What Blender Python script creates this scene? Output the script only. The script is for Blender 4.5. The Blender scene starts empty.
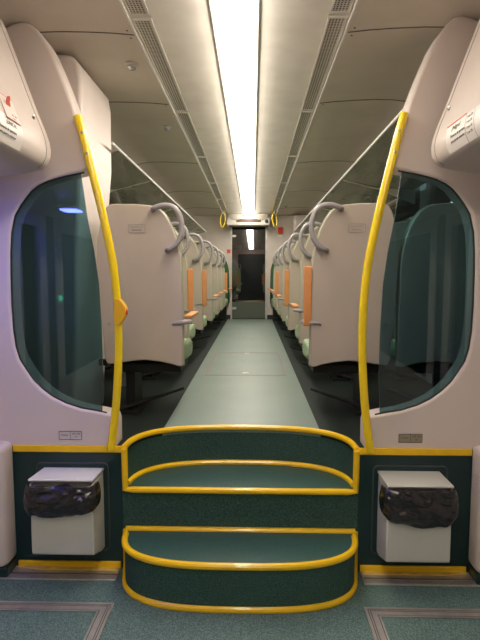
import bpy, bmesh, math, random
from mathutils import Vector, Matrix, noise
random.seed(4)
PI = math.pi
C = bpy.context.scene.collection
S = bpy.context.scene

# ---------------------------------------------------------------- camera, world, exposure
FPX = 500.0
PITCH = math.atan(44 / FPX); YAW = math.atan(13 / FPX)
cam_d = bpy.data.cameras.new('camera'); cam = bpy.data.objects.new('camera', cam_d); C.objects.link(cam)
cam_d.sensor_fit = 'VERTICAL'; cam_d.sensor_height = 24.0; cam_d.lens = 24.0 * FPX / 640.0
cam_d.clip_start = 0.02
cam.location = (0.067, 0, 0.90)
cam.rotation_euler = (PI / 2 - PITCH, 0, YAW)
S.camera = cam
W = bpy.data.worlds.new('night'); S.world = W; W.use_nodes = True
W.node_tree.nodes['Background'].inputs[0].default_value = (0.35, 0.42, 0.55, 1)
W.node_tree.nodes['Background'].inputs[1].default_value = 0.03
S.view_settings.view_transform = 'Standard'
try: S.view_settings.look = 'None'
except Exception: pass
S.view_settings.gamma = 1.0
S.view_settings.use_curve_mapping = False
S.view_settings.exposure = 1.78
STRIP = 6.5          # strength of the long ceiling strip
VEST = 6.5           # strength of the vestibule ceiling lamp
DOORLAMP = 34.0      # strength of the bluish lamp over the left door

# ---------------------------------------------------------------- materials
def nt(name):
    m = bpy.data.materials.new(name); m.use_nodes = True
    t = m.node_tree; return m, t, t.nodes, t.links, t.nodes['Principled BSDF']
def pbr(name, col, rough=0.5, metal=0.0, spec=0.5, var=0.0, vscale=8.0, bump=0.0, bscale=200.0, coat=0.0):
    m, t, N, L, b = nt(name)
    b.inputs['Base Color'].default_value = (*col, 1); b.inputs['Roughness'].default_value = rough
    b.inputs['Metallic'].default_value = metal; b.inputs['Specular IOR Level'].default_value = spec
    b.inputs['Coat Weight'].default_value = coat
    tc = N.new('ShaderNodeTexCoord')
    if var:
        n = N.new('ShaderNodeTexNoise'); n.inputs['Scale'].default_value = vscale; n.inputs['Detail'].default_value = 4
        L.new(tc.outputs['Object'], n.inputs['Vector'])
        r = N.new('ShaderNodeValToRGB')
        r.color_ramp.elements[0].position = 0.3; r.color_ramp.elements[1].position = 0.7
        r.color_ramp.elements[0].color = (*[c * (1 - var) for c in col], 1)
        r.color_ramp.elements[1].color = (*[min(1, c * (1 + var)) for c in col], 1)
        L.new(n.outputs['Fac'], r.inputs[0]); L.new(r.outputs[0], b.inputs['Base Color'])
    if bump:
        n2 = N.new('ShaderNodeTexNoise'); n2.inputs['Scale'].default_value = bscale; n2.inputs['Detail'].default_value = 3
        L.new(tc.outputs['Object'], n2.inputs['Vector'])
        bp = N.new('ShaderNodeBump'); bp.inputs['Strength'].default_value = bump; bp.inputs['Distance'].default_value = 0.004
        L.new(n2.outputs['Fac'], bp.inputs['Height']); L.new(bp.outputs[0], b.inputs['Normal'])
    return m
def speckle(name, a, c, rough=0.55, scale=260.0, dirt=0.12, spec=0.5):
    """flecked vinyl flooring: fine flecks plus broad wear"""
    m, t, N, L, b = nt(name)
    tc = N.new('ShaderNodeTexCoord')
    n = N.new('ShaderNodeTexNoise'); n.inputs['Scale'].default_value = scale; n.inputs['Detail'].default_value = 1
    L.new(tc.outputs['Object'], n.inputs['Vector'])
    r = N.new('ShaderNodeValToRGB'); r.color_ramp.elements[0].position = 0.38; r.color_ramp.elements[1].position = 0.66
    r.color_ramp.elements[0].color = (*a, 1); r.color_ramp.elements[1].color = (*c, 1)
    L.new(n.outputs['Fac'], r.inputs[0])
    w = N.new('ShaderNodeTexNoise'); w.inputs['Scale'].default_value = 2.3; w.inputs['Detail'].default_value = 5
    L.new(tc.outputs['Object'], w.inputs['Vector'])
    mr = N.new('ShaderNodeMapRange'); mr.inputs[1].default_value = 0.3; mr.inputs[2].default_value = 0.7
    mr.inputs[3].default_value = 1 - dirt; mr.inputs[4].default_value = 1 + dirt
    L.new(w.outputs['Fac'], mr.inputs[0])
    mx = N.new('ShaderNodeVectorMath'); mx.operation = 'SCALE'
    L.new(r.outputs[0], mx.inputs[0]); L.new(mr.outputs[0], mx.inputs['Scale'])
    L.new(mx.outputs[0], b.inputs['Base Color'])
    b.inputs['Roughness'].default_value = rough; b.inputs['Specular IOR Level'].default_value = spec
    return m
def glass(name, tint, ior=1.5, rough=0.02, haze=0.0, hazecol=(0.3, 0.3, 0.28), hscale=(6, 1, 6)):
    m, t, N, L, b = nt(name)
    N.remove(b); out = N['Material Output']
    tr = N.new('ShaderNodeBsdfTransparent'); tr.inputs[0].default_value = (*tint, 1)
    gl = N.new('ShaderNodeBsdfGlossy'); gl.inputs['Roughness'].default_value = rough
    gl.inputs[0].default_value = (1, 1, 1, 1)
    fr = N.new('ShaderNodeFresnel'); fr.inputs[0].default_value = ior
    mix = N.new('ShaderNodeMixShader'); L.new(fr.outputs[0], mix.inputs[0])
    L.new(tr.outputs[0], mix.inputs[1]); L.new(gl.outputs[0], mix.inputs[2])
    last = mix
    if haze:
        df = N.new('ShaderNodeBsdfDiffuse'); df.inputs[0].default_value = (*hazecol, 1)
        tc = N.new('ShaderNodeTexCoord'); mp = N.new('ShaderNodeMapping'); mp.inputs['Scale'].default_value = hscale
        n = N.new('ShaderNodeTexNoise'); n.inputs['Scale'].default_value = 1.6; n.inputs['Detail'].default_value = 3
        L.new(tc.outputs['Object'], mp.inputs[0]); L.new(mp.outputs[0], n.inputs['Vector'])
        mr = N.new('ShaderNodeMapRange'); mr.inputs[1].default_value = 0.35; mr.inputs[2].default_value = 0.65
        mr.inputs[3].default_value = haze * 0.5; mr.inputs[4].default_value = min(1, haze * 1.4)
        L.new(n.outputs['Fac'], mr.inputs[0])
        m2 = N.new('ShaderNodeMixShader'); L.new(mr.outputs[0], m2.inputs[0])
        L.new(mix.outputs[0], m2.inputs[1]); L.new(df.outputs[0], m2.inputs[2]); last = m2
    L.new(last.outputs[0], out.inputs[0])
    return m
def emit(name, col, s):
    m, t, N, L, b = nt(name)
    b.inputs['Base Color'].default_value = (*col, 1)
    b.inputs['Emission Color'].default_value = (*col, 1); b.inputs['Emission Strength'].default_value = s
    return m
def grille(name):
    """metal plate with rows of punched slots (object coordinates)"""
    m, t, N, L, b = nt(name)
    tc = N.new('ShaderNodeTexCoord'); sp = N.new('ShaderNodeSeparateXYZ'); L.new(tc.outputs['Object'], sp.inputs[0])
    def cell(sock, size, duty):
        a = N.new('ShaderNodeMath'); a.operation = 'DIVIDE'; a.inputs[1].default_value = size; L.new(sock, a.inputs[0])
        f = N.new('ShaderNodeMath'); f.operation = 'FRACT'; L.new(a.outputs[0], f.inputs[0])
        g = N.new('ShaderNodeMath'); g.operation = 'GREATER_THAN'; g.inputs[1].default_value = duty; L.new(f.outputs[0], g.inputs[0])
        return g.outputs[0]
    x = cell(sp.outputs[0], 0.0152, 0.42); y = cell(sp.outputs[1], 0.016, 0.40)
    mu = N.new('ShaderNodeMath'); mu.operation = 'MULTIPLY'; L.new(x, mu.inputs[0]); L.new(y, mu.inputs[1])
    mx = N.new('ShaderNodeMix'); mx.data_type = 'RGBA'
    L.new(mu.outputs[0], mx.inputs[0]); mx.inputs[6].default_value = (0.60, 0.55, 0.48, 1); mx.inputs[7].default_value = (0.045, 0.038, 0.03, 1)
    L.new(mx.outputs[2], b.inputs['Base Color']); b.inputs['Roughness'].default_value = 0.55
    return m
M = {}
M['liner'] = pbr('moulded_liner', (0.68, 0.585, 0.535), 0.42, var=0.04, vscale=3, bump=0.12, bscale=320)
M['ceil'] = pbr('ceiling_panel', (0.70, 0.615, 0.525), 0.5, var=0.05, vscale=4)
M['ceilmid'] = pbr('ceiling_gloss', (0.76, 0.70, 0.63), 0.24, var=0.06, vscale=5)
M['seam'] = pbr('seam', (0.12, 0.10, 0.09), 0.8)
M['frame'] = pbr('pale_trim', (0.66, 0.61, 0.55), 0.4)
M['grille'] = grille('vent_grille')
M['seatback'] = pbr('seat_shell', (0.52, 0.44, 0.37), 0.38, var=0.05, vscale=4)
M['wall'] = pbr('end_wall', (0.66, 0.58, 0.53), 0.45, var=0.03)
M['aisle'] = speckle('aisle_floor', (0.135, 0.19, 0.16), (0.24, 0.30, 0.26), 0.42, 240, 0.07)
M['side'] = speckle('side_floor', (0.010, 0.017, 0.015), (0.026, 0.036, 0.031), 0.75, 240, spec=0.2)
M['low'] = speckle('vestibule_floor', (0.055, 0.11, 0.103), (0.185, 0.28, 0.258), 0.5, 210)
M['tread'] = speckle('tread_floor', (0.019, 0.062, 0.055), (0.048, 0.115, 0.098), 0.4, 260)
M['riser'] = speckle('riser_carpet', (0.010, 0.045, 0.036), (0.052, 0.125, 0.100), 0.75, 230)
M['panel'] = pbr('dark_green_panel', (0.008, 0.032, 0.032), 0.32, var=0.1)
M['yellow'] = pbr('yellow_paint', (0.92, 0.57, 0.008), 0.28, var=0.05, vscale=12, coat=0.3)
M['yellowpole'] = pbr('yellow_pole', (0.95, 0.67, 0.008), 0.25, coat=0.4)
M['worn'] = pbr('worn_yellow', (0.75, 0.52, 0.12), 0.5, var=0.25, vscale=14)
M['yellowbox'] = pbr('yellow_plastic', (0.85, 0.45, 0.01), 0.4)
M['red'] = pbr('red_plastic', (0.72, 0.04, 0.02), 0.4)
M['alu'] = pbr('aluminium', (0.62, 0.58, 0.56), 0.38, metal=0.75, var=0.12, vscale=10)
M['alud'] = pbr('aluminium_groove', (0.17, 0.14, 0.12), 0.5, metal=0.4)
M['bin'] = pbr('bin_sheet', (0.58, 0.58, 0.53), 0.38, var=0.03)
M['bag'] = pbr('bin_bag', (0.012, 0.010, 0.012), 0.22, spec=0.8, bump=1.0, bscale=20)
M['handle'] = pbr('grey_handle', (0.36, 0.33, 0.34), 0.38)
M['fabric'] = pbr('green_fabric', (0.34, 0.44, 0.27), 0.85, var=0.22, vscale=60, bump=0.3)
M['piping'] = pbr('green_piping', (0.36, 0.43, 0.27), 0.7)
M['gdark'] = pbr('dark_green_fabric', (0.05, 0.12, 0.05), 0.85, var=0.3, vscale=50)
M['orange'] = pbr('orange_wood', (0.72, 0.30, 0.10), 0.42, var=0.08, vscale=9)
M['black'] = pbr('black_steel', (0.008, 0.008, 0.008), 0.6)
M['rubber'] = pbr('rubber', (0.015, 0.018, 0.018), 0.6)
M['dark'] = pbr('dark_grey', (0.05, 0.06, 0.06), 0.4)
M['chrome'] = pbr('chrome', (0.7, 0.7, 0.7), 0.2, metal=1.0)
M['white'] = pbr('white_plastic', (0.78, 0.77, 0.74), 0.35)
M['label'] = pbr('label_paper', (0.78, 0.72, 0.68), 0.4)
M['labelred'] = pbr('label_red', (0.75, 0.10, 0.05), 0.4)
M['ink'] = pbr('label_ink', (0.06, 0.05, 0.05), 0.5)
M['inkgrey'] = pbr('label_grey', (0.30, 0.26, 0.24), 0.5)
M['plate'] = pbr('plate', (0.60, 0.54, 0.52), 0.4)
M['plated'] = pbr('plate_brown', (0.30, 0.26, 0.18), 0.45)
M['hatchline'] = pbr('hatch_seam', (0.30, 0.20, 0.19), 0.5)
M['tint'] = glass('teal_tinted_glass', (0.36, 0.52, 0.57), 1.62)
M['tintedge'] = pbr('glass_edge', (0.03, 0.09, 0.09), 0.5)
M['rackglass'] = glass('rack_glass', (0.62, 0.66, 0.58), 1.5, 0.12, haze=0.42, hazecol=(0.42, 0.43, 0.36), hscale=(2.5, .5, 2.5))
M['doorglass'] = glass('door_glass', (0.42, 0.45, 0.46), 2.5, 0.015)
M['window'] = glass('window_glass', (0.75, 0.8, 0.8), 1.8, 0.01)
M['strip'] = emit('strip_light', (1.0, 0.93, 0.80), STRIP)
M['vest'] = emit('vestibule_light', (1.0, 0.90, 0.78), VEST)
M['doorlamp'] = emit('door_lamp', (0.06, 0.075, 1.0), DOORLAMP)
M['green_led'] = emit('green_led', (0.02, 0.8, 0.35), 1.6)
M['led'] = pbr('led_display', (0.09, 0.045, 0.03), 0.4)
M['indicator'] = emit('blue_sign', (0.08, 0.12, 1.0), 6.0)

# ---------------------------------------------------------------- mesh helpers
def obj(name, bm, mat, parent=None, bevel=0.0, seg=3, smooth=True, angle=35, loc=None):
    bmesh.ops.recalc_face_normals(bm, faces=bm.faces)
    me = bpy.data.meshes.new(name); bm.to_mesh(me); bm.free()
    o = bpy.data.objects.new(name, me); C.objects.link(o)
    for mm in (mat if isinstance(mat, (list, tuple)) else [mat]): me.materials.append(mm)
    if smooth:
        for p in me.polygons: p.use_smooth = True
        if hasattr(me, 'set_sharp_from_angle'): me.set_sharp_from_angle(angle=math.radians(angle))
    if bevel:
        b = o.modifiers.new('bevel', 'BEVEL'); b.width = bevel; b.segments = seg; b.limit_method = 'ANGLE'
        b.angle_limit = math.radians(32); b.harden_normals = False
    if loc: o.location = loc
    if parent: o.parent = parent
    return o
def thing(name, label, cat, loc=(0, 0, 0), group=None):
    o = bpy.data.objects.new(name, None); C.objects.link(o); o.location = loc; o.empty_display_size = 0.1
    o['label'] = label; o['category'] = cat
    if group: o['group'] = group
    return o
def tag(o, label, cat, group=None):
    o['label'] = label; o['category'] = cat
    if group: o['group'] = group
    return o
def struct(name, bm, mat, parent=None, **k):
    o = obj(name, bm, mat, parent, **k)
    if parent is None: o['kind'] = 'structure'
    return o
def box(bm, x0, x1, y0, y1, z0, z1):
    v = [bm.verts.new((x, y, z)) for x in (x0, x1) for y in (y0, y1) for z in (z0, z1)]
    for f in ((0, 1, 3, 2), (4, 6, 7, 5), (0, 4, 5, 1), (2, 3, 7, 6), (0, 2, 6, 4), (1, 5, 7, 3)):
        bm.faces.new([v[i] for i in f])
    return v
def bx(x0, x1, y0, y1, z0, z1):
    bm = bmesh.new(); box(bm, min(x0, x1), max(x0, x1), y0, y1, z0, z1); return bm
def prism(pts, a0, a1, axis='y', bm=None):
    """extrude an outline: axis y -> pts are (x,z); axis z -> (x,y); axis x -> (y,z)"""
    bm = bm or bmesh.new()
    def P(p, a):
        return {'y': (p[0], a, p[1]), 'z': (p[0], p[1], a), 'x': (a, p[0], p[1])}[axis]
    lo = [bm.verts.new(P(p, a0)) for p in pts]; hi = [bm.verts.new(P(p, a1)) for p in pts]
    bm.faces.new(lo); bm.faces.new(list(reversed(hi)))
    n = len(pts)
    for i in range(n):
        j = (i + 1) % n; bm.faces.new((lo[i], hi[i], hi[j], lo[j]))
    return bm
def cr(pts, n=8, closed=False):
    """Catmull-Rom resample"""
    P = [Vector(p) for p in pts]; out = []; N = len(P)
    for i in range(N if closed else N - 1):
        if closed: a, b, c, d = P[(i - 1) % N], P[i], P[(i + 1) % N], P[(i + 2) % N]
        else: a = P[max(i - 1, 0)]; b = P[i]; c = P[i + 1]; d = P[min(i + 2, N - 1)]
        for k in range(n):
            t = k / n
            out.append(0.5 * ((2 * b) + (c - a) * t + (2 * a - 5 * b + 4 * c - d) * t * t + (3 * b - a - 3 * c + d) * t ** 3))
    if not closed: out.append(P[-1])
    return out
def tube(pts, r, bm=None, sides=12, closed=False, cap=True, flat=1.0):
    bm = bm or bmesh.new(); P = [Vector(p) for p in pts]; N = len(P)
    rad = r if isinstance(r, (list, tuple)) else [r] * N
    rings = []; up = None
    for i, p in enumerate(P):
        if closed: t = (P[(i + 1) % N] - P[i - 1])
        else: t = P[min(i + 1, N - 1)] - P[max(i - 1, 0)]
        t.normalize()
        if up is None:
            up = Vector((0, 0, 1)) if abs(t.z) < 0.9 else Vector((0, 1, 0))
        u = (up - t * up.dot(t))
        if u.length < 1e-4: u = t.orthogonal()
        u.normalize(); up = u; w = t.cross(u)
        rings.append([bm.verts.new(p + (u * math.cos(2 * PI * k / sides) * flat + w * math.sin(2 * PI * k / sides)) * rad[i]) for k in range(sides)])
    for i in range(N if closed else N - 1):
        a, b = rings[i], rings[(i + 1) % N]
        for k in range(sides): bm.faces.new((a[k], a[(k + 1) % sides], b[(k + 1) % sides], b[k]))
    if cap and not closed: bm.faces.new(list(reversed(rings[0]))); bm.faces.new(rings[-1])
    return bm
def lathe(prof, bm=None, n=20, axis='z', c=(0, 0, 0)):
    bm = bm or bmesh.new(); rings = []
    for r, h in prof:
        ring = []
        for k in range(n):
            a = 2 * PI * k / n; x, y = r * math.cos(a), r * math.sin(a)
            q = {'z': (x, y, h), 'y': (x, h, y), 'x': (h, x, y)}[axis]
            ring.append(bm.verts.new((q[0] + c[0], q[1] + c[1], q[2] + c[2])))
        rings.append(ring)
    for a, b in zip(rings, rings[1:]):
        for k in range(n): bm.faces.new((a[k], a[(k + 1) % n], b[(k + 1) % n], b[k]))
    bm.faces.new(rings[0]); bm.faces.new(rings[-1])
    return bm
def text(s, size, mat, mtx, parent, name='lettering', ext=0.0004):
    cu = bpy.data.curves.new(name, 'FONT'); cu.body = s; cu.size = size; cu.align_x = 'CENTER'; cu.align_y = 'CENTER'; cu.extrude = ext
    t = bpy.data.objects.new(name, cu); C.objects.link(t)
    bpy.context.view_layer.update()
    me = bpy.data.meshes.new_from_object(t.evaluated_get(bpy.context.evaluated_depsgraph_get()))
    bpy.data.objects.remove(t); bpy.data.curves.remove(cu)
    me.materials.clear(); me.materials.append(mat)
    o = bpy.data.objects.new(name, me); C.objects.link(o); o.matrix_local = mtx
    if parent: o.parent = parent
    return o
def frame_mtx(origin, right, up):
    r = Vector(right).normalized(); u = Vector(up).normalized(); n = r.cross(u)
    m = Matrix((r, u, n)).transposed().to_4x4(); m.translation = origin; return m
def rrect(x0, x1, z0, z1, r, n=5):
    out = []
    for cx, cz, a0 in ((x1 - r, z1 - r, 0), (x0 + r, z1 - r, PI / 2), (x0 + r, z0 + r, PI), (x1 - r, z0 + r, 1.5 * PI)):
        for k in range(n + 1):
            a = a0 + PI / 2 * k / n; out.append((cx + r * math.cos(a), cz + r * math.sin(a)))
    return out
def sx(pts, s): return [(s * p[0], p[1]) for p in pts]

SIDE = {-1: 'left', 1: 'right'}
ZL = -0.66; YP = 2.54; WST = 0.62
YE = 10.45; ZC = 2.13

# ---------------------------------------------------------------- step curves
def arc_pts(w, d, exp, n=40):
    """superellipse from (-w,0) round to (w,0), depth d"""
    out = []
    for k in range(n + 1):
        a = PI - PI * k / n
        c, s = math.cos(a), math.sin(a)
        out.append((math.copysign(abs(c) ** (2 / exp), c) * w, abs(s) ** (2 / exp) * d))
    return out
CONVEX = [(x, YP - d) for x, d in arc_pts(0.592, 0.34, 3.0)]     # lower step bulges towards the vestibule
CONCAVE = [(x, YP + d) for x, d in arc_pts(0.608, 0.375, 2.7)]   # upper edge curves into the saloon

# ---------------------------------------------------------------- floors
AX = 0.46
arc_mid = [p for p in CONCAVE if abs(p[0]) <= AX]
yx = [p[1] for p in CONCAVE if p[0] >= AX][0]
arcL = [p for p in CONCAVE if p[0] < -AX]; arcR = [p for p in CONCAVE if p[0] > AX]
y_at = arcL[-1][1] + 0.006
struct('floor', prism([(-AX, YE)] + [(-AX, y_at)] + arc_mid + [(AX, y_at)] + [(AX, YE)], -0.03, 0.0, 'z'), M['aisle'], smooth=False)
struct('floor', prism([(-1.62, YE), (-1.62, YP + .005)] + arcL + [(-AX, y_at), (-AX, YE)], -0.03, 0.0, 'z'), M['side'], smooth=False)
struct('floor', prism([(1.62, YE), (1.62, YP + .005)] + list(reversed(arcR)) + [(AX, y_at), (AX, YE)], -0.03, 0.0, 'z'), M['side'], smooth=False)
struct('floor', bx(-1.45, 1.45, -2.2, YP, ZL - 0.04, ZL), M['low'], smooth=False)

# ---------------------------------------------------------------- steps
st = thing('entrance_steps', 'dark green three-riser steps with yellow edges climbing from vestibule to the aisle', 'steps', (0, YP, ZL))
def rel(bm, loc):
    bmesh.ops.translate(bm, verts=bm.verts, vec=(-loc[0], -loc[1], -loc[2])); return bm
SL = (0, YP, ZL)
obj('riser', rel(prism([(-0.592, YP)] + CONVEX[1:-1] + [(0.592, YP)], ZL, -0.445, 'z'), SL), M['riser'], st, angle=50)
obj('tread', rel(prism([(-0.592, YP)] + CONVEX[1:-1] + [(0.592, YP)], -0.445, -0.44, 'z'), SL), M['tread'], st, smooth=False)
obj('riser', rel(bx(-WST, WST, YP + .002, YP + 0.4, ZL + .01, -0.225), SL), M['riser'], st, smooth=False)
obj('tread', rel(bx(-WST, WST, YP, YP + 0.42, -0.225, -0.22), SL), M['tread'], st, smooth=False)
bm = bmesh.new()
cc = [(x, y) for x, y in CONCAVE]; off = [(x * 1.05, YP + (y - YP) * 1.06) for x, y in CONCAVE]
for i in range(len(cc) - 1):
    q = [cc[i], cc[i + 1], off[i + 1], off[i]]
    lo = [bm.verts.new((p[0], p[1], -0.22)) for p in q]; hi = [bm.verts.new((p[0], p[1], -0.031)) for p in q]
    bm.faces.new((lo[0], lo[1], hi[1], hi[0])); bm.faces.new((lo[3], lo[2], hi[2], hi[3]))
bmesh.ops.remove_doubles(bm, verts=bm.verts, dist=1e-5)
obj('riser', rel(bm, SL), M['riser'], st, angle=60)
TR = 0.0165
def ring(pts2, z, close_back=False):
    return [(p[0], p[1], z) for p in pts2]
def nosing(points, closed=False):
    return obj('yellow_edge', rel(tube(points, TR, closed=closed, sides=10), SL), M['yellow'], st)
XV = 0.605; YF = YP - 0.008
# lowest: floor line with two uprights joined to the tread rim
low = [(-XV, YF, -0.44)] + [(-XV, YF, z) for z in (-0.5, -0.56, -0.62)] + [(p[0], p[1] , ZL + 0.012) for p in CONVEX[2:-2]] + [(XV, YF, z) for z in (-0.62, -0.56, -0.5)] + [(XV, YF, -0.44)]
nosing(low)
nosing(ring(CONVEX[1:-1], -0.44 + 0.002) + [(XV, YF + .0, -0.438), (0, YF, -0.438), (-XV, YF, -0.438)], closed=True)
nosing([(-XV, YF, 0.0)] + [(-XV, YF, z) for z in (-0.07, -0.15)] + [(-XV, YF, -0.218), (-XV + .04, YF, -0.222)] + [(0, YF, -0.222), (XV - .04, YF, -0.222), (XV, YF, -0.218)] + [(XV, YF, z) for z in (-0.15, -0.07)] + [(XV, YF, 0.0)])
nosing(ring([(p[0], p[1] - .008) for p in CONCAVE[1:-1]], -0.212))
nosing([(-XV - 0.005, YF, 0.002)] + ring([(p[0], p[1] - .004) for p in CONCAVE[1:-1]], 0.002) + [(XV + .005, YF, 0.002)])

# ---------------------------------------------------------------- panels beside the steps, bulkhead frames
for s in (-1, 1):
    nm = SIDE[s]
    w = struct('wall_%s_step_panel' % nm if False else 'wall_%s' % nm, bx(s * WST, s * 1.30, YP, YP + 0.12, ZL, -0.005), M['panel'], smooth=False)
    # yellow strips
    tag(obj('yellow_strip', bx(s * 0.62, s * 1.195, YP - 0.012, YP + .0, -0.022, 0.014), M['yellow'], bevel=0.004),
        'flat yellow strip along the top of the %s dark green panel' % nm, 'strip', None)
    tag(obj('yellow_strip', bx(s * 0.635, s * 1.19, YP - 0.012, YP + .0, -0.6595, -0.621), M['yellow'], bevel=0.004),
        'flat yellow strip along the bottom of the %s dark green panel above the sill' % nm, 'strip', None)
    # aluminium sill on the floor
    sl = thing('floor_sill', 'low aluminium sill with yellow painted top on the floor below the %s bin' % nm, 'sill', (s * .93, 2.48, ZL))
    o = obj('plate', rel(bx(s * 0.635, s * 1.33, 2.42, YP - .013, ZL, -0.652), (s * .93, 2.48, ZL)), M['alu'], sl, bevel=0.002)
    o = obj('ridge', rel(bx(s * 0.64, s * 1.33, 2.46, 2.466, -0.652, -0.648), (s * .93, 2.48, ZL)), M['alud'], sl)
    o = obj('yellow_paint', rel(prism([(s * 0.645, 2.500), (s * 1.08, 2.500), (s * 1.2, YP - .013), (s * 0.645, YP - .013)], -0.652, -0.6495, 'z'), (s * .93, 2.48, ZL)), M['worn'], sl, smooth=False)

    # C-shaped bulkhead frame
    ap = [(.700, .183), (.744, .192), (.835, .208), (.914, .234), (.982, .268), (1.033, .307), (1.082, .356), (1.119, .413), (1.150, .465),
          (1.168, .53), (1.178, .62), (1.182, .75), (1.181, .9), (1.177, 1.02), (1.168, 1.12), (1.147, 1.208), (1.118, 1.255), (1.085, 1.298), (1.055, 1.332),
          (1.019, 1.358), (.975, 1.378), (.929, 1.392), (.875, 1.405), (.827, 1.414), (.785, 1.422), (.762, 1.436), (.750, 1.462), (.755, 1.49), (.782, 1.575),
          (.803, 1.65), (.828, 1.745), (.862, 1.84), (.898, 1.93), (.932, 2.01), (.968, 2.072), (1.000, 2.112), (1.03, 2.136), (1.07, 2.146), (1.12, 2.135), (1.2, 2.09), (1.3, 2.05)]
    outl = [(.648, .0), (.648, .135), (.654, .160), (.670, .176)] + ap + [(1.50, 1.70), (1.50, 0.0)]
    struct('wall_%s' % nm, prism(sx(outl, s), YP, YP + 0.13, 'y'), M['liner'], bevel=0.022, seg=4, angle=50)
    # raised rim moulding round the aperture
    # glass
    g = [(.727, .17), (.717, .40), (.718, .62), (.727, .86), (.748, 1.03), (.777, 1.19), (.79, 1.30), (.806, 1.43)]
    g += [(.86, 1.425), (.94, 1.41), (1.03, 1.375), (1.10, 1.315), (1.15, 1.24), (1.185, 1.12), (1.198, .9), (1.198, .7), (1.188, .5), (1.14, .40), (1.05, .29), (.92, .215), (.80, .18)]
    p = obj('glass_screen', prism(sx(g, s), YP + 0.020, YP + 0.028, 'y'), [M['tint'], M['tintedge']], smooth=False)
    for f in p.data.polygons:
        if abs(f.normal.y) < .5: f.material_index = 1
    tag(p, 'teal tinted glass pane with a free curved edge in the %s bulkhead' % nm, 'glass screen')
    # rubber seal
    seal = [(x, YP + .017, z) for x, z in [(s * a, b) for a, b in ap[0:25]]]
    obj('rubber_seal', tube(seal, 0.006, sides=6), M['rubber'], p)
    # door-side pillar standing on the vestibule floor
    struct('trim_%d' % (1 if s < 0 else 2), prism(rrect(s * 1.32 - .125, s * 1.32 + .125, 2.41, YP + .02, .045), -0.60, 0.035, 'z'), M['liner'], bevel=0.03, seg=4)
    struct('baseboard_%s' % nm, bx(s * 1.20, s * 1.44, 2.425, YP + .01, ZL, -0.60), M['panel'], bevel=0.01)

    # yellow pole
    pp = [(.798, 1.685), (.772, 1.59), (.742, 1.455), (.700, 1.275), (.667, 1.12), (.642, .98), (.627, .85), (.619, .70), (.619, .55), (.626, .40), (.638, .25), (.654, .12), (.672, .0)]
    pts = cr([(s * a, YP - 0.022, b) for a, b in pp], 6)
    base = Vector((s * .672, YP - .022, 0))
    pole = thing('grab_pole', 'tall bowed yellow grab pole %s' % ('with a push button box, left of the steps' if s < 0 else 'without any button box, right of the steps'), 'grab pole', base)
    obj('pole', rel(tube(pts, 0.0205, sides=16), base), M['yellowpole'], pole)
    for z, xx in ((1.60, .772), (1.50, .752)):
        b = lathe([(.0, 0), (.006, 0), (.006, .004), (0.003, .006)], n=10, axis='y')
        for v in b.verts: v.co.y = -v.co.y
        obj('screw', b, M['chrome'], pole, loc=Vector((s * xx, YP - .041, z)) - base)
    if s < 0:
        bb = prism([(-.628, .655), (-.631, .785), (-.606, .785), (-.584, .758), (-.574, .738), (-.574, .702), (-.588, .678), (-.603, .655)], YP - .050, YP + .004, 'y')
        pb = obj('button_box', rel(bb, base), M['yellowbox'], pole, bevel=0.003)
        obj('red_button', rel(lathe([(0.0, -.575), (.014, -.575), (.013, -.570), (.008, -.568)], n=14, axis='x', c=(0, YP - .03, .718)), base), M['red'], pb)

# ---------------------------------------------------------------- ceiling
struct('ceiling', prism([(-.42, ZC), (.42, ZC), (.42, ZC + .03), (-.42, ZC + .03)], -2.2, YE, 'y'), M['ceilmid'], smooth=False)
struct('ceiling', bx(-.535, -.42, -2.2, YE, ZC + .004, ZC + .03), M['frame'], smooth=False)
struct('ceiling', bx(.42, .535, -2.2, YE, ZC + .004, ZC + .03), M['frame'], smooth=False)
for s in (-1, 1):
    prof = [(.535, 2.128), (.65, 2.139), (.78, 2.146), (.92, 2.150), (1.05, 2.148), (1.16, 2.135), (1.27, 2.10), (1.37, 2.03), (1.47, 1.93), (1.55, 1.79), (1.572, 1.745)]
    up = [(x + .01, z + .04) for x, z in reversed(prof)]
    struct('ceiling', prism(sx(prof + up, s), -2.2, YE, 'y'), M['ceil'], angle=60)
    nidx = 3 if s < 0 else 9
    for i, y in enumerate((2.66, 3.70, 5.6, 7.5, 9.3)):
        pts = [(s * x, y, z - .0005) for x, z in prof[:-1]]
        struct('trim_%d' % (nidx + i), tube(pts, 0.0035, sides=6), M['seam'])
    # long pale edging strip outboard of the vents
    struct('trim_%d' % (nidx + 5), bx(s * .523, s * .540, -2.2, YE - .02, ZC - .012, ZC + .01), M['frame'], bevel=0.003)

# vents
vy = [(-0.6, 0.9), (0.93, 2.46), (2.50, 3.84), (3.88, 5.26), (5.30, 6.72), (6.76, 8.1), (8.14, 9.5)]
ord_ = ['first', 'second', 'third', 'fourth', 'fifth', 'sixth', 'seventh']
for s in (-1, 1):
    k = 0
    for i, (a, b) in enumerate(vy):
        if b < 2.2: continue
        t = thing('ceiling_vent', 'long slotted ceiling vent %s of the light strip, %s counted from the camera end' % (SIDE[s], ord_[k]), 'vent', (s * .47, a, ZC), 'slotted vents along the ceiling')
        k += 1
        fr = bmesh.new()
        for q in ((-.047, -.038), (.038, .047)): box(fr, q[0], q[1], 0, b - a, -.006, .004)
        for q in ((0, .012), (b - a - .012, b - a)): box(fr, -.038, .038, q[0], q[1], -.006, .004)
        obj('frame', fr, M['frame'], t, smooth=False)
        obj('grille', bx(-.038, .038, .012, b - a - .012, -.003, .004), M['grille'], t, smooth=False)

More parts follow.
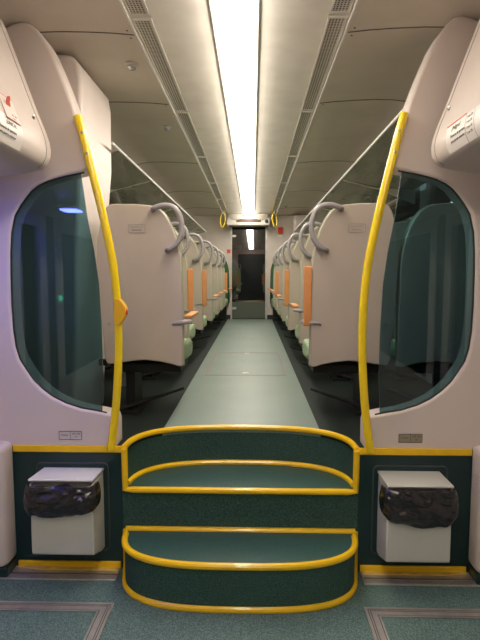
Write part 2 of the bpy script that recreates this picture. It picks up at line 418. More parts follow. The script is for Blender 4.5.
# ceiling strip light
t = thing('ceiling_light', 'long glowing white strip light running down the middle of the ceiling', 'light', (-.01, 1.9, ZC))
obj('diffuser', rel(prism([(-.112, ZC - .004), (-.108, ZC - .045), (-.095, ZC - .056), (.055, ZC - .056), (.068, ZC - .045), (.072, ZC - .004)], 1.9, 9.95, 'y'), (-.01, 1.9, ZC)), M['strip'], t, bevel=0.008)
fr = bmesh.new()
for q in ((-.132, -.114), (.074, .092)): box(fr, q[0], q[1], 1.88, 9.97, ZC - .016, ZC - .0005)
obj('frame', rel(fr, (-.01, 1.9, ZC)), M['frame'], t, bevel=.003)

# vestibule ceiling lamp (overhead, behind the photographer)
t = thing('ceiling_light', 'white strip lamp on the vestibule ceiling overhead, before the steps', 'light', (-.02, 0.0, ZC))
obj('diffuser', bx(-.092, .092, -1.7, 1.45, -.036, -.004), M['vest'], t, bevel=.006)
obj('frame', prism(rrect(-.112, .112, -1.72, 1.47, .01), -.012, -.0005, 'z'), M['frame'], t)

# smoke detectors
for (x, y, lab) in ((-.645, 3.03, 'chrome domed smoke detector nearest on the left ceiling panel'), (-.648, 4.26, 'small grey smoke detector further down the left ceiling panel'), (.64, 9.0, 'tiny grey detector on the right ceiling near the end wall')):
    t = thing('smoke_detector', lab, 'smoke detector', (x, y, 2.139))
    obj('base', lathe([(.036, 0), (.036, -.008), (.030, -.012)], n=20), M['alu'], t)
    obj('dome', lathe([(.026, -.012), (.025, -.024), (.016, -.034), (.006, -.037)], n=16), M['chrome'] if y < 4 else M['handle'], t)
# rivets along ceiling seams
for s in (-1, 1):
    for i, (x, y) in enumerate(((.57, 2.70), (.57, 2.62), (.57, 3.74))):
        o = obj('ceiling_screw', lathe([(.006, 0), (.005, -.002), (.002, -.003)], n=10), M['seam'], loc=(s * x, y, 2.131))
        tag(o, 'tiny dark screw head in the %s ceiling panel next to a seam' % SIDE[s], 'screw', 'ceiling screws on the %s' % SIDE[s])

# ---------------------------------------------------------------- boxes above the side doors, with stickers
BOXP = [(1.09, 2.075), (1.045, 1.95), (1.0, 1.826), (.955, 1.70), (.905, 1.571), (.889, 1.52), (.884, 1.48), (.888, 1.445), (.903, 1.415), (.93, 1.397), (1.0, 1.38), (1.41, 1.33), (1.41, 2.075)]
for s in (-1, 1):
    t = thing('door_mechanism_cover', 'large cream rounded cover above the %s side door%s' % (SIDE[s], ', with a red pictogram sticker' if s < 0 else ', with a wrapped warning sticker'), 'cover', (s * 1.15, 2.43, 1.38))
    base = (s * 1.15, 2.43, 1.38)
    bm = bmesh.new()
    # body with a rounded far end: rings along Y shrinking towards the end
    cx, cz = 1.2, 1.75
    rings = []
    for y, k in ((-1.9, 1), (2.30, 1), (2.355, .996), (2.39, .985), (2.412, .968), (2.425, .94), (2.43, .90)):
        rings.append([bm.verts.new((s * (cx + (x - cx) * k), y, cz + (z - cz) * k)) for x, z in BOXP])
    n = len(BOXP)
    for a, b in zip(rings, rings[1:]):
        for i in range(n): bm.faces.new((a[i], a[(i + 1) % n], b[(i + 1) % n], b[i]))
    bm.faces.new(rings[-1]); bm.faces.new(rings[0])
    obj('cover', rel(bm, base), M['liner'], t, angle=40)
    # seam of the hinged lid
    obj('seam', rel(tube([(s * (x - .001), 2.335, z) for x, z in BOXP[:10]], .0012, sides=5), base), M['inkgrey'], t)
    ly, lz = (2.28, 1.605) if s < 0 else (2.29, 1.632)
    nrm = Vector((-s * .937, 0, -.349))
    lx = s * (.905 + (lz - 1.571) * .3725)
    b = lathe([(.0, 0), (.013, 0), (.013, .003), (.008, .006)], n=14)
    o = obj('lock', b, M['chrome'], t); o.rotation_mode = 'QUATERNION'; o.rotation_quaternion = Vector((0, 0, 1)).rotation_difference(nrm)
    o.location = Vector((lx, ly, lz)) - Vector(base)
    def face(z, offs):  # point on the slanted face
        return Vector((s * (.905 + (z - 1.571) * .3725), 0, z)) + nrm * offs
    def sticker(y0, y1, z0, z1, mat, name, offs=.0012, par=t):
        bm = bmesh.new()
        vs = [bm.verts.new(face(z, o_) + Vector((0, y, 0))) for o_ in (0, offs) for y, z in ((y0, z0), (y1, z0), (y1, z1), (y0, z1))]
        bm.faces.new(vs[:4]); bm.faces.new(list(reversed(vs[4:])))
        for i in range(4): bm.faces.new((vs[i], vs[4 + i], vs[4 + (i + 1) % 4], vs[(i + 1) % 4]))
        return bm
    # facing the aisle: reading direction runs away from the camera on the left wall, towards it on the right
    right = Vector((0, 1, 0)) if s < 0 else Vector((0, -1, 0))
    upv = nrm.cross(right); 
    if upv.z < 0: upv = -upv
    if s < 0:
        lb = obj('pictogram_sticker', rel(sticker(1.965, 2.085, 1.512, 1.612, M['label'], 's'), base), M['label'], t, smooth=False)
        rb = bmesh.new()
        for (a, b_, c, d) in ((1.965, 2.085, 1.609, 1.612), (1.965, 2.085, 1.512, 1.515), (1.965, 1.967, 1.512, 1.612)):
            tmp = sticker(a, b_, c, d, None, '', .0018)
            me = bpy.data.meshes.new('t'); tmp.to_mesh(me); tmp.free(); rb.from_mesh(me); bpy.data.meshes.remove(me)
        obj('red_border', rel(rb, base), M['labelred'], lb, smooth=False)
        # hand-like red pictogram
        hand = [(-.020, .030), (-.006, .034), (.002, .030), (.006, .016), (.016, .008), (.024, -.004), (.022, -.018), (.008, -.026), (-.006, -.024), (-.014, -.014), (-.010, -.004), (-.018, .006), (-.024, .018)]
        pb = prism(hand, 0.0, 0.0008, 'z')
        o = obj('pictogram', pb, M['labelred'], lb, smooth=False)
        o.matrix_local = frame_mtx(face(1.574, .0016) + Vector((0, 2.020, 0)) - Vector(base), right, upv)
        text('No abrir', .012, M['labelred'], frame_mtx(face(1.536, .0016) + Vector((0, 2.045, 0)) - Vector(base), right, upv), lb)
        text('Puerta', .009, M['inkgrey'], frame_mtx(face(1.523, .0016) + Vector((0, 2.035, 0)) - Vector(base), right, upv), lb)
        LY0, LY1 = 1.84, 2.10
    else:
        LY0, LY1 = 1.86, 2.20
    # wrapped sticker following the curved lower edge
    seg = [p for p in BOXP if 1.41 < p[1] < 1.53]
    zs = seg if s < 0 else [(.915, 1.60), (.905, 1.571)] + seg
    if s > 0: zs = seg
    bm = bmesh.new()
    A = [bm.verts.new((s * (x - .0015), LY0, z)) for x, z in zs]; B = [bm.verts.new((s * (x - .0015), LY1, z)) for x, z in zs]
    A2 = [bm.verts.new((s * (x + .001), LY0, z)) for x, z in zs]; B2 = [bm.verts.new((s * (x + .001), LY1, z)) for x, z in zs]
    for i in range(len(zs) - 1):
        bm.faces.new((A[i], A[i + 1], B[i + 1], B[i])); bm.faces.new((A2[i], B2[i], B2[i + 1], A2[i + 1]))
    ws = obj('warning_sticker', rel(bm, base), M['label'], t)
    def ltxt(sv, size, z, y, mat=M['ink']):
        x = .888
        for (x0, z0), (x1, z1) in zip(BOXP, BOXP[1:]):
            if z1 <= z <= z0: x = x0 + (x1 - x0) * (z0 - z) / (z0 - z1); dn = Vector((s * (x0 - x1), 0, z0 - z1)).normalized()
        text(sv, size, mat, frame_mtx(Vector((s * (x - .0032), y, z)) - Vector(base), right, dn), ws)
    if s < 0:
        ltxt('\u00a1\u00daNICA!', .023, 1.494, 2.0); ltxt('Distancia de apertura', .016, 1.467, 1.97); ltxt('para puerta exterior', .016, 1.447, 1.97)
    else:
        ltxt('\u00a1Peligro!', .026, 1.502, 2.10, M['ink']); ltxt('Distancia de apertura', .016, 1.472, 2.08); ltxt('para puerta exterior', .016, 1.450, 2.08)
        y0 = 1.86
        zz = [p for p in BOXP if 1.41 < p[1] < 1.53]
        for (a, b_) in ((2.006, 2.010), (1.93, 1.933)):
            b2 = bmesh.new()
            A = [b2.verts.new((s * (x - .0022), a, z)) for x, z in zz]; B = [b2.verts.new((s * (x - .0022), b_, z)) for x, z in zz]
            for i in range(len(zz) - 1): b2.faces.new((A[i], A[i + 1], B[i + 1], B[i]))
            obj('divider_line', rel(b2, base), M['inkgrey'], ws)
        b3 = bmesh.new(); box(b3, s * .886, s * .8895, 2.01, 2.2, 1.5225, 1.5255)
        obj('red_border', rel(b3, base), M['labelred'], ws)
        for z in (1.505, 1.485, 1.465, 1.445): ltxt('3 min 20', .014, z, 1.97, M['inkgrey'])

# bluish door lamp under the left cover
t = thing('door_lamp', 'small bluish lamp under the cover above the left side door', 'light', (-1.11, 1.87, 1.336))
obj('lens', bx(-.05, .05, -.07, .07, -.020, -.006), M['doorlamp'], t, bevel=.005)
obj('housing', bx(-.065, .065, -.085, .085, -.012, .008), M['white'], t)

# ---------------------------------------------------------------- vestibule side walls with doors (seen as reflections)
for s in (-1, 1):
    nm = SIDE[s]
    X = 1.40
    w = bmesh.new()
    box(w, min(s * X, s * (X + .08)), max(s * X, s * (X + .08)), 1.98, YP, ZL, 2.0)
    box(w, min(s * X, s * (X + .08)), max(s * X, s * (X + .08)), -2.2, -.35, ZL, 2.0)
    box(w, min(s * X, s * (X + .08)), max(s * X, s * (X + .08)), -.35, 1.98, 1.34, 2.0)
    struct('wall_%s' % nm, w, M['liner'], smooth=False)
    d = thing('door_%d' % (1 if s < 0 else 2), 'x', 'x', (s * X, 0, ZL)); del d['label']; del d['category']; d['kind'] = 'structure'
    base = (s * X, 0, ZL)
    def xb(bm, a, b_, y0, y1, z0, z1): box(bm, min(s * a, s * b_), max(s * a, s * b_), y0, y1, z0, z1)
    for (y0, y1, st0, st1) in ((-.33, 1.39, .06, .13), (1.55, 1.98, .12, .04)):
        lf = bmesh.new()
        xb(lf, X + .01, X + .05, y0, y0 + st0, ZL, 1.34); xb(lf, X + .01, X + .05, y1 - st1, y1, ZL, 1.34)
        xb(lf, X + .01, X + .05, y0 + st0, y1 - st1, ZL, .10); xb(lf, X + .01, X + .05, y0 + st0, y1 - st1, 1.24, 1.34)
        lo = obj('door_leaf', rel(lf, base), M['handle'] if False else M['frame'], d, smooth=False)
        pn = bmesh.new(); xb(pn, X + .028, X + .034, y0 + st0, y1 - st1, .10, 1.24)
        obj('window_pane', rel(pn, base), M['window'], lo, smooth=False)
    gp = bmesh.new(); xb(gp, X + .02, X + .05, 1.39, 1.55, ZL, 1.34)
    obj('door_gap', rel(gp, base), M['rubber'], d, smooth=False)
    if s < 0:
        obj('door_button', rel(lathe([(.0, 0), (.022, 0), (.020, .008), (.012, .01)], n=16, axis='x', c=(-X - .01, 1.325, .73)), base), M['green_led'], d)
struct('wall_back', bx(-1.45, 1.45, -2.25, -2.2, ZL, 2.14), M['liner'], smooth=False)
struct('door_4', bx(-.62, .62, -2.2, -2.17, ZL, 1.9), M['dark'], smooth=False)

# ---------------------------------------------------------------- saloon side walls with windows
for s in (-1, 1):
    nm = SIDE[s]
    w = bmesh.new(); XW = 1.56
    def wb(y0, y1, z0, z1, a=XW, b_=XW + .06): box(w, min(s * a, s * b_), max(s * a, s * b_), y0, y1, z0, z1)
    wb(YP + .13, YE, 0, .72); wb(YP + .13, YE, 1.70, 1.80)
    ys = [YP + .13, 3.35, 4.95, 5.15, 6.75, 6.95, 8.55, 8.75, 10.1, YE]
    for a, b_ in ((YP + .13, 2.85), (4.45, 4.60), (6.2, 6.35), (7.95, 8.10), (9.7, YE)): wb(a, b_, .72, 1.70)
    struct('wall_%s' % nm, w, M['liner'], smooth=False)
    for i, (a, b_) in enumerate(((2.85, 4.45), (4.60, 6.2), (6.35, 7.95), (8.10, 9.7))):
        pn = bx(s * (XW + .035), s * (XW + .045), a, b_, .72, 1.70)
        struct('window_%d' % ((1 if s < 0 else 5) + i), pn, M['window'], smooth=False)

# ---------------------------------------------------------------- white cabinet behind the left glass
t = thing('equipment_cabinet', 'tall white cabinet standing behind the left glass screen, reaching the ceiling', 'cabinet', (-1.2, 3.0, 0))
obj('body', prism([(-1.5, 0), (-.985, 0), (-.955, .6), (-.93, 1.2), (-.915, 1.7), (-.92, 1.97), (-.945, 2.06), (-1.0, 2.10), (-1.09, 2.11), (-1.3, 2.0), (-1.5, 1.62)], 0, .46, 'y').copy() if False else
    rel(prism([(-1.5, 0), (-.985, 0), (-.955, .6), (-.93, 1.2), (-.915, 1.4), (-.895, 1.6), (-.89, 1.99), (-.905, 2.08), (-.94, 2.12), (-1.05, 2.13), (-1.3, 2.0), (-1.5, 1.60)], 2.86, 3.46, 'y'), (-1.2, 3.0, 0)), M['liner'], t, bevel=.02, angle=50)
obj('plinth_bracket', rel(bx(-.99, -.915, 3.30, 3.34, .30, .34), (-1.2, 3.0, 0)), M['black'], t)
tag(obj('wall_heater', bx(-.91, -.80, 3.55, 3.62, .10, .26), M['bin'], bevel=.01), 'small pale box low behind the first left seat', 'box')

# ---------------------------------------------------------------- luggage racks
for s in (-1, 1):
    y0 = 3.50 if s < 0 else 2.69
    xr, zr = .845, 1.755
    t = thing('luggage_rack', 'long glass luggage rack with a white front rail above the %s seats' % SIDE[s], 'luggage rack', (s * xr, y0, zr))
    base = (s * xr, y0, zr)
    obj('front_rail', rel(tube([(s * xr, 3.30 if s < 0 else y0, zr), (s * xr, 9.85, zr)], .0085, sides=10), base), M['white'], t)
    obj('glass_shelf', rel(prism(sx([(xr + .01, zr - .004), (1.16, zr - .075), (1.49, zr - .09), (1.49, zr - .082), (1.16, zr - .067), (xr + .01, zr + .004)], s), y0, 9.84, 'y'), base), M['rackglass'], t)
    for y in (4.55, 6.3, 8.05, 9.8):
        obj('bracket', rel(prism(sx([(xr + .02, zr - .012), (1.2, zr - .095), (1.50, zr - .22), (1.50, zr - .095), (1.16, zr - .079), (xr + .02, zr - .006)], s), y - .012, y + .012, 'y'), base), M['frame'], t)

# ---------------------------------------------------------------- seats
OUT = [(0.0, .335), (.0, .66), (.004, .90), (.010, 1.03), (.028, 1.11), (.055, 1.19), (.085, 1.25), (.115, 1.292), (.15, 1.318), (.20, 1.333), (.30, 1.341), (.43, 1.341),
       (.462, 1.328), (.486, 1.29), (.510, 1.21), (.527, 1.11), (.534, .99), (.522, .72), (.503, .50), (.495, .38), (.480, .345), (.40, .352), (.32, .366), (.24, .372), (.15, .362), (.07, .345), (.03, .333)]
def shell_bm(o, s, y0, y1, grow=0.0):
    cx, cz = .267, .85
    pts = []
    for u, z in o:
        pts.append((s * (u + math.copysign(grow, u - cx)), z + (grow if z > cz else 0)))
    return prism(pts, y0, y1, 'y')
def make_seat(s, aisle, loc):
    """origin: floor level, aisle-side edge of the back panel; faces +Y"""
    t = thing('train_seat', 'x', 'seat', loc)
    back = obj('backrest', shell_bm(OUT, s, 0, .035), M['seatback'], t, bevel=.008)
    obj('upholstery', shell_bm([(max(.006, min(.526, u)), max(z - .004, .43)) for u, z in OUT], s, .044, .10, 0), M['fabric'], t, bevel=.016)
    obj('piping', tube([(s * (u + (-.001 if u < .27 else .001)), .039, z + .001) for u, z in OUT[:20]], .0045, sides=6), M['piping'], t)
    # cushion
    cu = prism([(.11, .375), (.30, .33), (.50, .325), (.548, .345), (.560, .385), (.54, .43), (.48, .45), (.10, .44)], s * .004, s * .50, 'x')
    obj('cushion', cu, M['fabric'], t, bevel=.025, seg=4)
    obj('seat_pan', bx(s * .03, s * .49, .10, .46, .275, .335), M['black'], t, bevel=.008)
    fr = bmesh.new()
    box(fr, min(s * .34, s * .40), max(s * .34, s * .40), .14, .34, 0.018, .29)
    box(fr, min(s * .30, s * .44), max(s * .30, s * .44), .08, .42, 0.0, .02)
    obj('pedestal', fr, M['black'], t)
    obj('foot_bar', tube([(s * .06, .42, .10), (s * .46, .04, .03)], .013, sides=8), M['black'], t)
    for u, z in ((.06, .60), (.46, .60)):
        b = lathe([(.009, 0), (.009, -.003), (.005, -.005)], n=12, axis='y'); obj('screw', b, M['handle'], t, loc=(s * u, 0, z))
    if aisle:
        hp = [(.175, -.002, 1.306), (.165, -.028, 1.309), (.14, -.034, 1.318), (.105, -.036, 1.326), (.055, -.036, 1.320), (.018, -.036, 1.288), (-.002, -.036, 1.235), (-.006, -.036, 1.18),
              (.008, -.036, 1.125), (.035, -.036, 1.088), (.06, -.034, 1.070), (.08, -.028, 1.062), (.088, -.002, 1.059)]
        obj('grab_loop', tube(cr([(s * a, b, c) for a, b, c in hp], 5), .0165, sides=12), M['handle'], t)
        obj('armrest_pivot', tube([(s * .075, .014, .605), (s * .03, .012, .608), (s * -.045, .02, .612)] if False else [(s * .012, .055, .612), (s * -.05, .055, .612)], [.018, .014], sides=12), M['handle'], t)
        b = tube([(s * .062, -.003, .607), (s * .035, -.006, .609), (s * .004, -.003, .611), (s * -.046, .050, .612)], [.005, .010, .014, .014], sides=10)
        obj('armrest_bracket', b, M['handle'], t)
        ar = prism(rrect(-.012, .36, -.003, .021, .01), -.024, .024, 'x')
        o = obj('armrest', ar, M['orange'], t, bevel=.005, loc=(s * -.030, .06, .634))
    return t
def children(o): return list(o.children)
def copy_tree(o, loc):
    r = o.copy(); C.objects.link(r); r.location = loc
    for ch in children(o):
        c = ch.copy(); C.objects.link(c); c.parent = r
    return r
def fold(t, upward, s=1):
    for ch in t.children:
        if ch.name.startswith('armrest') and 'pivot' not in ch.name and 'bracket' not in ch.name:
            if upward:
                ch.rotation_euler.x = math.radians(90); ch.location.y = .012; ch.location.x = -s * .020; ch.location.z = .60
            else:
                ch.rotation_euler.x = 0; ch.location.x = -s * .030; ch.location.y = .06; ch.location.z = .634
ROWS = [3.10, 4.17, 5.22, 6.27, 7.32, 8.30, 9.10]
UPS = {-1: [0, 1, 1, 0, 0, 0, 1], 1: [1, 0, 1, 0, 1, 0, 0]}
NTH = ['front', 'second', 'third', 'fourth', 'fifth', 'sixth', 'seventh']
for s in (-1, 1):
    proto = None; pw = None
    for i, y in enumerate(ROWS):
        xi = {-1: (.372, .475, .462)[i] if i < 3 else .445, 1: (.425, .46)[i] if i < 2 else .438}[s]
        loc = (s * xi, y, 0)
        if proto is None: proto = make_seat(s, True, loc); o = proto; fold(o, False, s)
        else: o = copy_tree(proto, loc)
        fold(o, UPS[s][i], s)
        o['label'] = ('%s aisle seat on the %s counted from the steps, orange armrest %s' % (NTH[i], SIDE[s], 'folded up' if UPS[s][i] else 'lowered'))
        o['group'] = 'aisle seats on the %s' % SIDE[s]
        if s < 0 and i == 0: continue
        wl = (s * (xi + .54), y, 0)
        if pw is None: pw = make_seat(s, False, wl); w = pw
        else: w = copy_tree(pw, wl)
        w['label'] = '%s window seat on the %s counted from the steps, by the side wall' % (NTH[i], SIDE[s]); w['group'] = 'window seats on the %s' % SIDE[s]
    # seat against the end wall, turned towards the camera
    t = thing('train_seat', 'dark green seat against the end wall facing the camera, %s of the glass door' % SIDE[s], 'seat', (s * .42, YE - .06, 0))
    obj('backrest', shell_bm(OUT, s, -.04, .04), M['seatback'], t, bevel=.008)
    obj('upholstery', shell_bm(OUT, s, -.11, -.041), M['gdark'], t, bevel=.016)
    cu = prism([(-.10, .31), (-.46, .33), (-.50, .36), (-.505, .40), (-.48, .435), (-.42, .45), (-.10, .44)], s * .02, s * .50, 'x')
    obj('cushion', cu, M['fabric'], t, bevel=.025)
    fr = bmesh.new(); box(fr, min(s * .05, s * .46), max(s * .05, s * .46), -.34, -.26, 0, .31)
    obj('frame', fr, M['black'], t)
    ar = prism(rrect(-.36, 0, -.003, .021, .01), -.030, .030, 'x'); obj('armrest', ar, M['orange'], t, bevel=.005, loc=(s * -.032, -.10, .634))

# seat number plates on the two front seat backs
for s, xx in ((-1, -.650), (1, .698)):
    yb = ROWS[0]
    t = thing('reservation_plate', 'small framed notice on the back of the front %s aisle seat' % SIDE[s], 'plate', (xx, yb, 1.19))
    obj('plate', prism(rrect(-.052, .052, -.024, .026, .006), -.0025, 0, 'y'), M['seatback'], t, smooth=False)
    r = [(a, -.003, b) for a, b in rrect(-.052, .052, -.024, .026, .006)]
    obj('border', tube(r, .0013, sides=5, closed=True), M['inkgrey'], t)
    text('Reservado para', .013, M['inkgrey'], frame_mtx(Vector((0, -.0032, .012)), (1, 0, 0), (0, 0, 1)), t)
    text('Asiento', .019, M['ink'] if s < 0 else M['inkgrey'], frame_mtx(Vector((0, -.0032, -.008)), (1, 0, 0), (0, 0, 1)), t)
# data plates on the bulkheads
for s, cx in ((-1, -.890), (1, .881)):
    t = thing('data_plate', 'small two-part %s data plate low on the %s bulkhead' % ('pale' if s < 0 else 'brown', SIDE[s]), 'plate', (cx, YP, .066))
    obj('plate', prism(rrect(-.060, .060, -.022, .022, .002), -.002, -.0003, 'y'), M['plate'] if s < 0 else M['plated'], t, smooth=False)
    r = [(a, -.002, b) for a, b in rrect(-.060, .060, -.022, .022, .002)]
    obj('border', tube(r, .0014, sides=5, closed=True), M['ink'], t)
    obj('divider', tube([(0.0, -.0022, -.022), (0.0, -.0022, .022)], .001, sides=5), M['ink'], t)
    text('Coche', .014, M['ink'], frame_mtx(Vector((-.030, -.0024, .002)), (1, 0, 0), (0, 0, 1)), t)
    text('470 136', .013, M['ink'], frame_mtx(Vector((.030, -.0024, .009)), (1, 0, 0), (0, 0, 1)), t)
    text('77', .013, M['ink'], frame_mtx(Vector((.030, -.0024, -.009)), (1, 0, 0), (0, 0, 1)), t)

# ---------------------------------------------------------------- waste bins with bags
for s in (-1, 1):
    nm = SIDE[s]
    xa, xb_ = (.720, 1.032)
    base = Vector((s * .876, YP, -.5)); dz = .013 if s < 0 else 0
    t = thing('waste_bin', 'pale metal waste bin fixed to the %s dark green panel' % nm, 'bin', base)
    YB = 2.355; h = (xb_ - xa) / 2
    # body: lower front box with slanting bottom
    body = prism([(YP, -.125), (YP, -.545), (2.49, -.545 + dz * .5), (YB, -.497 + dz), (YB - .004, -.475 + dz), (YB, -.235), (2.40, -.235), (2.40, -.125)], s * xa, s * xb_, 'x')
    obj('body', rel(body, base), M['bin'], t, bevel=.007)
    for x in (xa, xb_ - .006):
        side = prism([(2.41, -.12), (YB, -.122), (YB, -.24), (2.41, -.24)], s * x, s * (x + .006), 'x')
        obj('side_cheek', rel(side, base), M['bin'], t, bevel=.001)
    lid = prism([(YP, -.108), (YB - .006, -.106 + dz), (YB - .010, -.111 + dz), (YB - .006, -.118 + dz), (YP, -.122)], s * (xa - .003), s * (xb_ + .003), 'x')
    obj('lid', rel(lid, base), M['white'] if s < 0 else M['bin'], t, bevel=.002)
    # seam of the recess behind the bin
    r = [(a * s, YP - .001, b) for a, b in rrect(.695, 1.075, -.560, -.083, .025)]
    fr = obj('recess_rim', tube(r, .0045, sides=6, closed=True), M['rubber'] if False else M['dark'])
    tag(fr, 'thin rounded recess rim in the dark green panel around the %s bin' % nm, 'rim')
    # bag
    bm = bmesh.new(); nu, nv = 46, 22
    grid = []
    for i in range(nu + 1):
        row = []
        u = i / nu
        for j in range(nv + 1):
            v = j / nv                       # 0 top ... 1 bottom
            low_ = (-.232 - .030 * math.sin(u * PI) - .024 * u) if s < 0 else (-.245 - .055 * math.sin(u * PI) - .02 * u)
            z = -.124 + (low_ + .124) * v + .006 * noise.noise((u * 9, 3.1, s))
            # plan path: starts on inner cheek, wraps the front, ends on the other cheek
            X0, X1 = xa - .010, xb_ + .014
            bulge = .030 * math.sin(v * PI * .92) ** .7 + .006
            wv = Vector((u * 3.1 + s * 3 + v * .8, v * 2.6 - u * .9, 1.7 * s))
            wr = .016 * noise.noise(wv * 1.3) + .012 * (1 - abs(noise.noise(wv * 2.7 + Vector((3, 1, 2)))) * 2.2) * (1.1 - .8 * v) + .005 * noise.noise(wv * 7)
            x = X0 + (X1 - X0) * (.5 - .5 * math.cos(PI * u)) ** .92
            e = 1 - abs(2 * u - 1) ** 5
            x += (u - .5) * bulge * .9
            y = (YB - .004) - (bulge + wr) * max(.15, e) + .05 * (1 - e)
            row.append(bm.verts.new((s * x, y, z - .010 * noise.noise(wv * 1.9) * v)))
        grid.append(row)
    for i in range(nu):
        for j in range(nv): bm.faces.new((grid[i][j], grid[i + 1][j], grid[i + 1][j + 1], grid[i][j + 1]))
    bg = obj('bin_bag', bm, M['bag'], angle=180)
    so = bg.modifiers.new('solid', 'SOLIDIFY'); so.thickness = .004; so.offset = 1
    tag(bg, 'wrinkled dark plastic bag folded over the mouth of the %s waste bin' % nm, 'bag')

# ---------------------------------------------------------------- entrance mats in aluminium frames
for s in (-1, 1):
    t = thing('entrance_mat', 'green entrance mat in a ridged aluminium frame on the %s of the vestibule floor' % SIDE[s], 'mat', (s * .98, 1.3, ZL))
    base = (s * .98, 1.3, ZL)
    X0, X1, Y0, Y1 = .592, 1.37, .35, 2.243
    def ringframe(a, b_, z1):
        bm = bmesh.new()
        o4 = [(X0 + a, Y0 + a), (X1 - a, Y0 + a), (X1 - a, Y1 - a), (X0 + a, Y1 - a)]
        i4 = [(X0 + b_, Y0 + b_), (X1 - b_, Y0 + b_), (X1 - b_, Y1 - b_), (X0 + b_, Y1 - b_)]
        for k in range(4):
            j = (k + 1) % 4
            prism([(s * p[0], p[1]) for p in (o4[k], o4[j], i4[j], i4[k])], ZL + .0005, z1, 'z', bm)
        return rel(bm, base)
    f = obj('frame', ringframe(0, .064, ZL + .003), M['alud'], t, smooth=False)
    for a, b_ in ((0, .013), (.018, .023), (.028, .052), (.057, .064)): obj('ridge', ringframe(a, b_, ZL + .0065), M['alu'], f, smooth=False)
    obj('mat', rel(prism([(s * (X0 + .064), Y0 + .064), (s * (X1 - .064), Y0 + .064), (s * (X1 - .064), Y1 - .064), (s * (X0 + .064), Y1 - .064)], ZL + .0005, ZL + .002, 'z'), base), M['low'], t, smooth=False)

# ---------------------------------------------------------------- floor hatch
t = thing('floor_hatch', 'rectangular floor hatch outlined by pinkish seams in the aisle', 'hatch', (0, 5.15, 0))
hb = bmesh.new()
for q in ((-.37, -.355, -.68, .68), (.355, .37, -.68, .68), (-.355, .355, -.68, -.66), (-.355, .355, .66, .68)): box(hb, q[0], q[1], q[2], q[3], 0.0002, .002)
obj('seam', hb, M['hatchline'], t, smooth=False)
obj('cover', bx(-.35, .35, -.655, .655, .0002, .0012), M['aisle'], t, smooth=False)
for y in (-.56, .60): obj('lift_ring', prism(rrect(-.028, .028, y - .02, y + .02, .008), .0012, .004, 'z'), M['alu'], t)

# ---------------------------------------------------------------- end wall, glass door, sign
DX0, DX1, DZ = -.385, .335, 1.92
w = bmesh.new()
box(w, -1.62, DX0, YE, YE + .08, 0, 2.18); box(w, DX1, 1.62, YE, YE + .08, 0, 2.18); box(w, DX0, DX1, YE, YE + .08, DZ, 2.18)
struct('wall_end', w, M['wall'], smooth=False)
d = bpy.data.objects.new('door_3', None); C.objects.link(d); d.location = (DX0, YE, 0); d['kind'] = 'structure'
base = (DX0, YE, 0)
fr = bmesh.new()
for q in ((DX0 - .015, DX0 + .012), (DX1 - .012, DX1 + .025)): box(fr, q[0], q[1], YE - .015, YE + .03, 0, DZ)
obj('door_frame', rel(fr, base), M['alu'], d, smooth=False)
lf = obj('door_leaf', rel(bx(DX0 + .012, DX1 - .012, YE + .03, YE + .042, .36, DZ), base), M['doorglass'], d, smooth=False)
obj('kick_panel', rel(bx(DX0 + .012, DX1 - .012, YE + .028, YE + .045, 0.01, .36), base), pbr('kick_panel', (.10, .12, .09), .3), d, smooth=False)
for z in (.20, 1.70): obj('hinge', rel(bx(DX0, DX0 + .10, YE + .01, YE + .03, z, z + .05), base), M['alu'], d, bevel=.004)
nb = bmesh.new(); box(nb, DX0 - .2, DX1 + .2, YE + 1.6, YE + 1.65, 0, 2.1)
struct('wall_end', nb, M['dark'], smooth=False)
struct('floor', bx(DX0 - .2, DX1 + .2, YE + .08, YE + 1.65, -.03, 0), M['side'], smooth=False)
nb = bmesh.new(); box(nb, DX0 - .25, DX0 - .2, YE + .08, YE + 1.65, 0, 2.1); box(nb, DX1 + .2, DX1 + .25, YE + .08, YE + 1.65, 0, 2.1); box(nb, DX0 - .25, DX1 + .25, YE + .08, YE + 1.65, 2.1, 2.15)
struct('wall_end', nb, M['dark'], smooth=False)

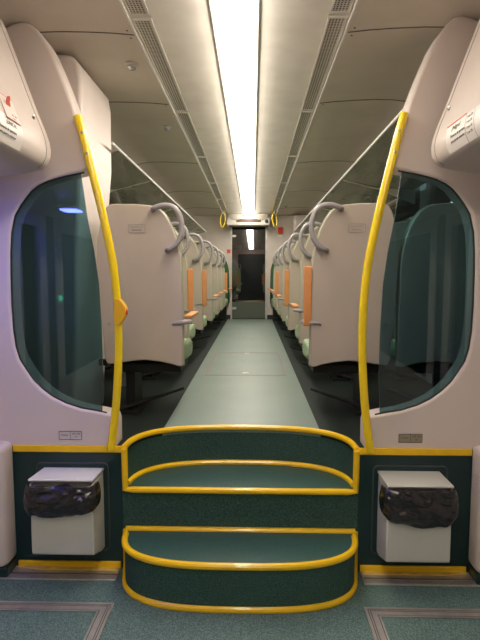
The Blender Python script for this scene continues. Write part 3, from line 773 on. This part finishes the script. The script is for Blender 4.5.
t = thing('display_sign', 'cream display housing with a dark orange screen above the glass end door', 'sign', (-.02, 10.2, 1.985))
obj('housing', prism(rrect(-.44, .42, -.075, .085, .03), -.12, .12, 'y'), M['frame'], t, bevel=.01)
obj('screen', bx(-.25, .24, -.126, -.118, -.02, .045), M['led'], t, bevel=.003)
obj('shadow_rail', bx(-.40, .38, -.10, .12, -.095, -.075), M['seam'], t)
obj('camera_dome', lathe([(.035, -.12), (.033, -.135), (.02, -.147), (.006, -.15)], n=16, axis='y', c=(.35, 0, .0)), M['dark'], t)
for sx_ in (-1, 1):
    o = obj('speaker_pod', lathe([(.11, -.09), (.105, -.12), (.08, -.14), (.02, -.15)], n=24, axis='y', c=(0, 0, 0)), M['frame'], t, loc=(sx_ * .25 - .01, .0, .098))
    o.scale = (1.45, 1, .72)
    obj('lens', lathe([(.028, -.095), (.026, -.103), (.01, -.106)], n=12, axis='y', c=(0, -.03, .045)), M['dark'], o)
# yellow hanging loops
for s in (-1, 1):
    cx = s * .50 - .02
    t = thing('hanging_loop', 'small yellow loop handle hanging from the ceiling %s of the display sign' % SIDE[s], 'handle', (cx, 9.75, ZC))
    pts = []
    for k in range(24):
        a = 2 * PI * k / 24; pts.append((.045 * math.cos(a) + s * .015 * math.sin(a) * -1, .02 * math.cos(a), -.15 + .135 * math.sin(a)))
    obj('loop', tube(pts, .0115, sides=8, closed=True), M['yellowpole'], t)
    obj('mount', lathe([(.02, 0), (.018, -.035), (.01, -.04)], n=12), M['handle'], t)
# wall items
tag(obj('alarm_box', bx(.575, .675, YE - .05, YE, 1.76, 1.90), M['red'], bevel=.006), 'red alarm box high on the end wall, right of the glass door', 'alarm')
tag(obj('alarm_label', bx(.58, .67, YE - .004, YE, 1.70, 1.745), M['label']), 'pale small label under the red alarm box', 'label')
tag(obj('red_sticker', bx(-.475, -.395, YE - .003, YE, 1.37, 1.45), M['labelred']), 'square red sticker on the end wall left of the glass door', 'sticker')
tag(obj('door_switch', bx(.39, .45, YE - .012, YE, 1.87, 1.89), M['white'], bevel=.003), 'small white fitting by the upper right corner of the end door', 'fitting')
t = thing('wall_cabinet', 'pale equipment box hung high in the far right corner', 'cabinet', (1.08, 9.9, 1.66))
obj('body', bx(-.20, .40, -.02, .54, .0, .42), M['liner'], t, bevel=.02)
obj('lock', lathe([(.014, -.022), (.012, -.03), (.005, -.032)], n=10, axis='y', c=(-.12, 0, .2)), M['dark'], t)
struct('baseboard_end', bx(DX1 + .03, 1.5, YE - .012, YE, 0, .09), M['rubber'], smooth=False)
struct('baseboard_end', bx(-1.5, DX0 - .02, YE - .012, YE, 0, .09), M['rubber'], smooth=False)
